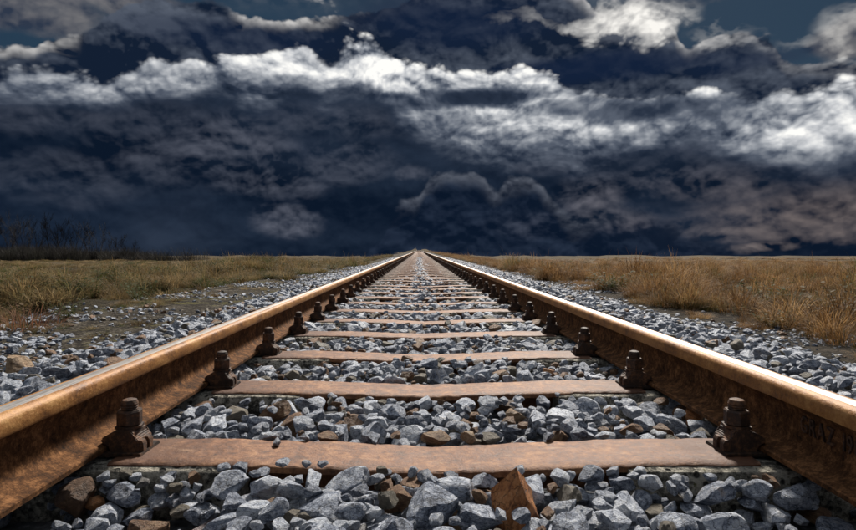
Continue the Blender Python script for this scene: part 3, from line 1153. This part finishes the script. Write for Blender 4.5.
inst = []
for k, (x, y, z, hs, rz, ti, mk) in enumerate(stones):
    if k < NH:
        continue
    if k in pick:
        o = stone_obj('stone', mk, x, y, z, hs, rz, ti, bed)
        if mk not in used:
            used.add(mk)
            src_stones.objects.link(o)
    elif cnt[k] > 0 or y < 3:
        inst.append((x, y, z, *hs, ti[0], ti[1], rz))


def peak_mesh():
    rr = random.Random(5)
    bm = bmesh.new()
    bmesh.ops.create_icosphere(bm, subdivisions=4, radius=1.0)
    planes = [(Vector(nv).normalized(), dd) for nv, dd in (((1, -0.5, 0.72), 0.52), ((-1, -0.35, 0.62), 0.52), ((0.1, -1, 0.35), 0.62), ((0.15, 1, 0.5), 0.55), ((0, 0, -1), 0.8), ((1, 0.3, -0.1), 0.78), ((-1, 0.2, -0.25), 0.75), ((0.5, -1, 0.2), 0.68))]
    for w in bm.verts:
        p = w.co.copy() * 1.6
        for _ in range(3):
            for n, dd in planes:
                h = p.dot(n) - dd
                if h > 0:
                    p -= n * h
        p += p.normalized() * (0.07 * mnoise.noise(p * 2.3) + 0.05 * mnoise.noise(p * 6) + 0.025 * mnoise.noise(p * 14))
        w.co = p
    lo = Vector([min(w.co[i] for w in bm.verts) for i in range(3)])
    hi = Vector([max(w.co[i] for w in bm.verts) for i in range(3)])
    for w in bm.verts:
        w.co = Vector([(w.co[i] - (lo[i] + hi[i]) / 2) / ((hi[i] - lo[i]) / 2) for i in range(3)])
    return bm_mesh('loose_stone', bm, 40)


PEAK = peak_mesh()
for (lab, px, py, z0, hs, rz, tilt, mat, mk), (x, y, z) in zip(HERO, hero_recs):
    me = PEAK if mk == 'peak' else STONES[mk].copy()
    me.materials.clear()
    me.materials.append(mat)
    o = link('loose_stone', me)
    o.location, o.scale, o.rotation_euler = (x, y, z - 0.1 * hs[2]), hs, (tilt[0], tilt[1], rz)
    tag(o, lab, 'stone', 'odd stones lying in the ballast')

# middle distance ballast, one loose layer over the bed
for zone, dens in ((INN[0], 420), (OUTZ[0], 420), (OUTZ[1], 420)):
    for (ya, yb, q) in ((8.8, 16, 1.0), (16, 36, 0.62)):
        for _ in range(int(dens * q * (zone[1] - zone[0]) * (yb - ya))):
            x, y = random.uniform(*zone), random.uniform(ya, yb)
            s = random.uniform(0.024, 0.042) * (1.2 if q < 1 else 1)
            i = round((y - Y1) / SP)
            if abs(y - SLEEPERS[max(0, i)]) < 0.10 and abs(x) < 0.64 and random.random() > 0.02 + 0.4 * math.exp(-(x / 0.06) ** 2):
                continue
            t = ballast_top(x, y)
            z = t - 0.02 - random.random() ** 2 * 0.05
            inst.append((x, y, z, s, s * random.uniform(.65, .95), s * random.uniform(.5, .8), random.gauss(0, .3), random.gauss(0, .3), random.uniform(0, 6.28)))


def scatter(name, pts, kinds, label, cat, parent=None):
    """one 'stuff' object: points carrying turn and size, instanced by geometry nodes"""
    P = np.array(pts, dtype=np.float32)
    me = bpy.data.meshes.new(name)
    me.vertices.add(len(P))
    me.vertices.foreach_set('co', P[:, 0:3].ravel())
    for nm, sl in (('size', slice(3, 6)), ('turn', slice(6, 9))):
        at_ = me.attributes.new(nm, 'FLOAT_VECTOR', 'POINT')
        at_.data.foreach_set('vector', np.ascontiguousarray(P[:, sl]).ravel())
    ix = me.attributes.new('kind_index', 'INT', 'POINT')
    ix.data.foreach_set('value', rng.integers(0, 1000, len(P)).astype(np.int32))
    o = link(name, me, parent)
    ng = bpy.data.node_groups.new(name, 'GeometryNodeTree')
    ng.interface.new_socket('Geometry', in_out='INPUT', socket_type='NodeSocketGeometry')
    ng.interface.new_socket('Geometry', in_out='OUTPUT', socket_type='NodeSocketGeometry')
    gi, go = ng.nodes.new('NodeGroupInput'), ng.nodes.new('NodeGroupOutput')
    ip = ng.nodes.new('GeometryNodeInstanceOnPoints')
    ci = ng.nodes.new('GeometryNodeCollectionInfo')
    ci.inputs['Collection'].default_value = kinds
    ci.inputs['Separate Children'].default_value = True
    ci.inputs['Reset Children'].default_value = True

    def attr(nm, ty):
        a = ng.nodes.new('GeometryNodeInputNamedAttribute')
        a.data_type = ty
        a.inputs['Name'].default_value = nm
        return a.outputs[0]
    L = ng.links.new
    L(gi.outputs[0], ip.inputs['Points'])
    L(ci.outputs[0], ip.inputs['Instance'])
    ip.inputs['Pick Instance'].default_value = True
    L(attr('kind_index', 'INT'), ip.inputs['Instance Index'])
    er = ng.nodes.new('FunctionNodeEulerToRotation')
    L(attr('turn', 'FLOAT_VECTOR'), er.inputs[0])
    L(er.outputs[0], ip.inputs['Rotation'])
    L(attr('size', 'FLOAT_VECTOR'), ip.inputs['Scale'])
    L(ip.outputs[0], go.inputs[0])
    md = o.modifiers.new('scatter', 'NODES')
    md.node_group = ng
    return tag(o, label, cat, None, 'stuff')


scatter('ballast_gravel', inst, src_stones, 'countless smaller and farther grey ballast stones', None, bed)

# gravel strewn over the dirt beside the shoulders
pts = []
for sgn, xa, xb, n in ((-1, 2.0, 4.8, 17000), (1, 2.3, 3.5, 11000)):
    for _ in range(n):
        x = sgn * (xa + (xb - xa) * random.random() ** 1.6)
        y = 1.2 + 24 * random.random() ** 1.5
        if fbm(x, y, 0.8, 2, 4) < random.gauss(0.06, 0.08):
            continue
        s = (0.009 if sgn < 0 else 0.006) + (0.028 if sgn < 0 else 0.022) * random.random() ** 2.5
        pts.append((x, y, ground_z(x, y) + s * 0.2, s, s * .8, s * .6, random.gauss(0, .3), random.gauss(0, .3), random.uniform(0, 6.28)))
scatter('dirt_gravel', pts, src_stones, 'scattered gravel on the bare dirt beside the ballast', 'gravel')


# ------------------------------------------------------------------ grass
def tuft_mesh(name, k, n, h, spread, lean, width, mat, plume=0.0):
    rr = random.Random(500 + k)
    v, f = [], []
    for _ in range(n):
        a = rr.uniform(0, 6.283)
        r0 = spread * rr.random() ** 0.6
        b = Vector((r0 * math.cos(a), r0 * math.sin(a), -0.03))
        a2 = a + rr.gauss(0, 0.9)
        ln = lean * abs(rr.gauss(0.7, 0.45)) + 0.05
        hh = h * rr.uniform(0.45, 1.1)
        out = Vector((math.cos(a2), math.sin(a2), 0))
        side = Vector((-out.y, out.x, 0)) * width * rr.uniform(0.6, 1.3)
        sg = 4
        k0 = len(v)
        for s in range(sg + 1):
            t = s / sg
            p = b + out * (hh * ln * t * t) + Vector((0, 0, hh * (t - 0.35 * ln * t * t * t)))
            w = side * (1 - t) ** 0.7 if plume == 0 else side * (0.5 if t < 0.8 else (1 - t) * 2 * plume + 0.3)
            if s == sg:
                v.append(p)
            else:
                v += [p - w, p + w]
        for s in range(sg - 1):
            q = k0 + 2 * s
            f.append((q, q + 1, q + 3, q + 2))
        q = k0 + 2 * (sg - 1)
        f.append((q, q + 1, q + 2))
    me = mesh_from(name, v, f)
    me.materials.append(mat)
    return me


def clump_mesh(k, n, h, spread, dry, green):
    """mounded clump: long arching straw over a cushion of short green blades"""
    rr = random.Random(600 + k)
    v, f, mi = [], [], []
    for i in range(n):
        g = i % 5 < 2
        a = rr.uniform(0, 6.283)
        q0 = rr.random() ** 0.55
        r0 = spread * q0
        b = Vector((r0 * math.cos(a), r0 * math.sin(a), -0.03))
        a2 = a + rr.gauss(0, 0.7)
        out = Vector((math.cos(a2), math.sin(a2), 0))
        hh = (h * 0.5 if g else h) * rr.uniform(0.5, 1.15) * (1.1 - 0.35 * q0)
        ln = (0.25 + 0.95 * q0) * rr.uniform(0.5, 1.3)
        if not g and rr.random() < 0.04:
            hh *= 1.3
            ln *= 0.5
        w0 = Vector((-out.y, out.x, 0)) * rr.uniform(0.0018, 0.0036)
        k0, sg = len(v), 4
        for s_ in range(sg + 1):
            t = s_ / sg
            p = b + out * (hh * ln * t * t) + Vector((0, 0, hh * (t - 0.42 * ln * t ** 3)))
            if s_ == sg:
                v.append(p)
            else:
                w = w0 * (1 - 0.6 * t) * (1.5 if (not g and s_ == 3) else 1)
                v += [p - w, p + w]
        for s_ in range(sg - 1):
            q = k0 + 2 * s_
            f.append((q, q + 1, q + 3, q + 2))
        q = k0 + 2 * (sg - 1)
        f.append((q, q + 1, q + 2))
        mi += [1 if g else 0] * sg
    me = mesh_from('grass_tuft', v, f)
    me.materials.append(dry)
    me.materials.append(green)
    me.polygons.foreach_set('material_index', mi)
    return me


def weed_mesh(k, n, h, spread, mat):
    """low leafy plant: stalks with small leaves"""
    rr = random.Random(800 + k)
    v, f = [], []
    for _ in range(n):
        a = rr.uniform(0, 6.283)
        out = Vector((math.cos(a), math.sin(a), 0))
        hh = h * rr.uniform(0.5, 1.1)
        b = out * spread * rr.random() * 0.4
        for s in range(9):
            t = (s + 1) / 9
            p = b + out * spread * t * t * 0.8 + Vector((0, 0, hh * t))
            la = rr.uniform(0, 6.283)
            d = Vector((math.cos(la), math.sin(la), rr.uniform(-0.2, 0.6))).normalized()
            L = 0.045 * rr.uniform(0.5, 1.2)
            w = d.cross(Vector((0, 0, 1))).normalized() * L * 0.3
            q = len(v)
            v += [p, p + d * L * 0.5 + w, p + d * L, p + d * L * 0.5 - w]
            f.append((q, q + 1, q + 2, q + 3))
        q = len(v)
        e = b + out * spread * 0.8 + Vector((0, 0, hh))
        sd_ = Vector((-out.y, out.x, 0)) * 0.003
        v += [b - sd_, b + sd_, e + sd_ * .4, e - sd_ * .4]
        f.append((q, q + 1, q + 2, q + 3))
    me = mesh_from('weed', v, f)
    me.materials.append(mat)
    return me


DRY = [clump_mesh(k, 300, 0.36, 0.20, MAT_DRY, MAT_LOWGREEN) for k in range(3)] + [clump_mesh(k + 3, 150, 0.42, 0.15, MAT_DRY, MAT_LOWGREEN) for k in range(2)]
MIX = [clump_mesh(k + 10, 300, 0.30, 0.20, MAT_MIX, MAT_LOWGREEN) for k in range(3)] + [clump_mesh(k + 14, 140, 0.40, 0.15, MAT_MIX, MAT_LOWGREEN) for k in range(2)]
RED = [clump_mesh(20, 340, 0.24, 0.26, MAT_RED, MAT_LOWGREEN)]
WEED = [weed_mesh(k, 26, 0.20, 0.2, MAT_WEED) for k in range(2)]

k_dry = bpy.data.collections.new('dry_grass_kinds')
k_mix = bpy.data.collections.new('mixed_grass_kinds')
k_reed = bpy.data.collections.new('reed_kinds')


def plant(name, me, px, lat, y, scale, label, cat, group, kinds=None):
    x = CAMX + (px - VX) * y / F if px is not None else lat
    o = link(name, me)
    o.location = (x, y, ground_z(x, y) - 0.01)
    o.scale = (scale,) * 3
    o.rotation_euler.z = random.uniform(0, 6.28)
    tag(o, label, cat, group)
    if kinds:
        kinds.objects.link(o)
    return o


G = 'grass tufts along the dirt edge'
plant('grass_tuft', DRY[0], 838, 0, 4.5, 1.15, 'orange-brown dry grass tuft at the right edge of the photo', 'grass', G, k_dry)
plant('grass_tuft', DRY[1], 792, 0, 4.9, 1.0, 'dry grass tuft left of the rightmost orange tuft', 'grass', G, k_dry)
plant('grass_tuft', DRY[2], 742, 0, 5.6, 1.0, 'arching straw tuft above the dark soil on the right', 'grass', G, k_dry)
plant('grass_tuft', DRY[3], 690, 0, 7.0, 1.0, 'feathery straw tuft over the right shoulder edge', 'grass', G, k_dry)
plant('grass_tuft', DRY[4], 648, 0, 8.6, 1.0, 'small feathery tuft farther along the right shoulder', 'grass', G, k_dry)
plant('grass_tuft', RED[0], 22, 0, 4.6, 1.1, 'reddish dry tuft near the left edge of the photo', 'grass', G)
plant('grass_tuft', MIX[0], 60, 0, 7.4, 1.0, 'green and brown tuft behind the left dirt patch', 'grass', G, k_mix)
plant('grass_tuft', MIX[1], 118, 0, 8.2, 1.0, 'tangled brown tuft in the middle of the left verge', 'grass', G, k_mix)
plant('grass_tuft', MIX[2], 165, 0, 9.6, 1.0, 'olive tuft beside the left gravel patch', 'grass', G, k_mix)
plant('grass_tuft', MIX[3], 205, 0, 11.5, 1.0, 'thin feathery tuft on the far left verge', 'grass', G, k_mix)
plant('grass_tuft', MIX[4], 240, 0, 13.0, 1.0, 'thin straw tuft before the grassy left bank', 'grass', G, k_mix)
plant('weed', WEED[0], 140, 0, 7.6, 1.2, 'bright green leafy weed beside the left dirt patch', 'weed', 'weeds on the verge', k_mix)
plant('weed', WEED[1], 66, 0, 5.2, 0.8, 'low green weed on the mossy dirt at left', 'weed', 'weeds on the verge', k_mix)
w3 = plant('weed', WEED[0], 772, 0, 4.6, 0.8, 'small green weed at the foot of the right tufts', 'weed', 'weeds on the verge')

pl, pr = [], []


def add_grass(lst, x, y, s, hs=1.0):
    z = ground_z(x, y)
    lst.append((x, y, z - 0.01, s, s, s * hs, random.gauss(0, .08), random.gauss(0, .08), random.uniform(0, 6.28)))


for side, lst in ((-1, pl), (1, pr)):
    for (ya, yb, dens, s0, wmax) in ((2.5, 9, 26, 1.05, 5.5), (9, 20, 11, 1.2, 12), (20, 45, 3.0, 1.5, 26), (45, 110, 0.36, 2.6, 62), (110, 240, 0.05, 5.0, 130)):
        width = wmax
        for _ in range(int(dens * width * (yb - ya))):
            y = random.uniform(ya, yb)
            edge = (3.55 if y < 6 else 4.1) if side < 0 else 2.78
            edge += 0.9 * fbm(0.3 * side, y, 0.5, 4, 3)
            if side < 0 and 5 < y < 14:
                edge += 0.5
            x = side * (edge + random.random() ** 1.15 * width)
            px = VX + F * (x - CAMX) / y
            if not -60 < px < 916:
                continue
            cl = fbm(x, y, 0.62, 6 if side > 0 else 8, 3)
            if y < 26 and cl < (-0.04 if side > 0 else -0.03) and random.random() < 0.93:
                continue
            s = s0 * random.uniform(0.55, 1.15) * (0.76 + 1.5 * max(cl, -0.2))
            add_grass(lst, x, y, s, (0.9 if side < 0 else 1.1) * (1 if y < 20 else 0.6 if y < 45 else 0.4 if y < 110 else 0.25))
    # sparse growth creeping over the dirt and along the shoulder foot
    for _ in range(1700 if side < 0 else 2600):
        y = 2.2 + 24 * random.random() ** 1.3
        x = side * random.uniform(2.45 if side > 0 else 2.3, 4.6 if side < 0 else 3.2)
        if fbm(x, y, 1.1, 12, 3) < 0.08:
            continue
        add_grass(lst, x, y, random.uniform(0.12, 0.4), random.uniform(0.4, 1.0))
    # taller growth on the bank beside the far track
    for _ in range(1500):
        y = random.uniform(12, 60)
        x = side * random.uniform(2.7, 4.6 + y * 0.04)
        add_grass(lst, x, y, random.uniform(0.6, 1.1), random.uniform(0.6, 1.0))
for _ in range(900):
    x, y = random.gauss(-6.4, 1.5), random.gauss(23, 5)
    add_grass(pl, x, y, random.uniform(1.0, 1.5), 1.1)
# low dark leafy clumps among the grass
k_weed = bpy.data.collections.new('weed_kinds')
k_weed.objects.link(w3)
pts = []
for side, n in ((-1, 700), (1, 260)):
    for _ in range(n):
        y = 4 + 22 * random.random() ** 1.2
        x = side * (random.uniform(3.6, 12) if side < 0 else random.uniform(2.7, 9))
        if fbm(x, y, 0.55, 21, 3) < 0.1:
            continue
        s = random.uniform(0.7, 1.7)
        pts.append((x, y, ground_z(x, y), s, s, s * random.uniform(0.7, 1.2), 0, 0, random.uniform(0, 6.28)))
scatter('weed_patches', pts, k_weed, 'low dark green leafy patches growing among the grass', 'weeds')
scatter('dry_grass', pr, k_dry, 'tall dry orange-brown grass covering the right field', 'grass')
scatter('verge_grass', pl, k_mix, 'rough green and straw grass covering the left field', 'grass')


# ------------------------------------------------------------------ bare trees and reeds on the far left
def tree_meshes(k):
    rr = random.Random(900 + k)
    tv, tf, bv, bf = [], [], [], []

    def tube(v, f, a, b, ra, rb, n=3):
        d = (b - a).normalized()
        s = d.cross(Vector((0.3, 0.9, 0.2))).normalized()
        u = d.cross(s)
        q = len(v)
        for p, r in ((a, ra), (b, rb)):
            for i in range(n):
                t = 6.283 * i / n
                v.append(p + (s * math.cos(t) + u * math.sin(t)) * r)
        for i in range(n):
            f.append((q + i, q + (i + 1) % n, q + n + (i + 1) % n, q + n + i))

    def grow(p, d, L, r, lev):
        seg = 4 if lev < 2 else 3
        for s in range(seg):
            d2 = (d + Vector((rr.gauss(0, .12), rr.gauss(0, .12), rr.gauss(0.05, .08)))).normalized()
            e = p + d2 * L / seg
            r2 = max(0.012, r * (1 - 0.18 if lev < 3 else 0.7))
            tube(*((tv, tf) if lev == 0 else (bv, bf)), p, e, r, r2, 5 if lev == 0 else 3)
            p, d, r = e, d2, r2
            if lev < 4 and (s > 0 or lev > 0):
                for _ in range(1 if lev == 0 else rr.choice((1, 1, 2))):
                    a = rr.uniform(0, 6.283)
                    o = Vector((math.cos(a), math.sin(a), 0.0))
                    nd = (d * 0.9 + o * rr.uniform(0.35, 0.8) + Vector((0, 0, 0.3))).normalized()
                    grow(p, nd, L * rr.uniform(0.42, 0.62), max(r * 0.62, 0.013), lev + 1)

    for _ in range(rr.choice((2, 3))):
        a = rr.uniform(0, 6.283)
        grow(Vector((rr.gauss(0, .25), rr.gauss(0, .25), -0.2)), Vector((math.cos(a) * .15, math.sin(a) * .15, 1)).normalized(), rr.uniform(0.55, 0.75) * 8.5, 0.11, 0)
    a, b = mesh_from('trunk', tv, tf), mesh_from('crown', bv, bf)
    zmax = max(p[2] for p in bv)
    for me in (a, b):
        me.transform(Matrix.Scale(10.0 / zmax, 4))
        me.materials.append(MAT_BARK)
    return a, b


TREES = [tree_meshes(k) for k in range(4)]
spots = [(-8, 206, 128), (8, 211, 133), (22, 208, 126), (36, 214, 136), (50, 210, 130), (63, 213, 127), (77, 215, 134), (90, 219, 129), (101, 222, 136), (112, 228, 131), (122, 233, 128), (134, 239, 133)]
TL = ['bare tree cut by the left edge of the photo', 'second bare tree from the left edge', 'third bare tree from the left edge', 'fourth bare tree from the left edge', 'fifth bare tree from the left edge', 'sixth bare tree from the left edge',
      'seventh bare tree from the left, past the tallest ones', 'eighth bare tree from the left, a little lower', 'ninth bare tree from the left in the lowering row', 'tenth bare tree from the left, clearly shorter', 'eleventh bare tree from the left, shrub-sized', 'lowest and rightmost bare tree of the dark row']
for i, ((px, py, y), lab) in enumerate(zip(spots, TL)):
    x = CAMX + (px - VX) * y / F
    z0 = field_z(y)
    h = CAMZ + (VY - py) * y / F - z0
    tr = empty('bare_tree', (x, y, z0))
    tr.scale = (h / 10, h / 10, h / 10)
    tr.rotation_euler.z = i * 2.4
    link('trunk', TREES[i % 4][0], tr)
    link('crown', TREES[i % 4][1], tr)
    tag(tr, lab, 'tree', 'dark row of bare trees on the left skyline')

reeds = [tuft_mesh('reed_clump', 40 + k, 70, 2.6, 0.9, 0.35, 0.022, MAT_REED, 2.0) for k in range(2)]
for k, (px, lab) in enumerate(((176, 'dark reed clump right of the bare trees on the skyline'), (205, 'last dark reed clump before the grassy bank'))):
    plant('reed_clump', reeds[k], px, 0, 96, 1.0, lab, 'reeds', 'reeds on the left skyline', k_reed)
pts = []
for _ in range(700):
    y = random.uniform(92, 118)
    px = random.triangular(-40, 215, -20)
    x = CAMX + (px - VX) * y / F
    h = 0.30 + 0.6 * min(1, max(0, (200 - px) / 130)) + random.gauss(0, .28) + 0.5 * fbm(x, y, 0.15, 31, 3)
    pts.append((x, y, field_z(y), 1, 1, max(0.3, h), random.gauss(0, .1), random.gauss(0, .1), random.uniform(0, 6.28)))
scatter('reed_bed', pts, k_reed, 'dark reeds and brush under the bare trees on the left skyline', 'reeds')
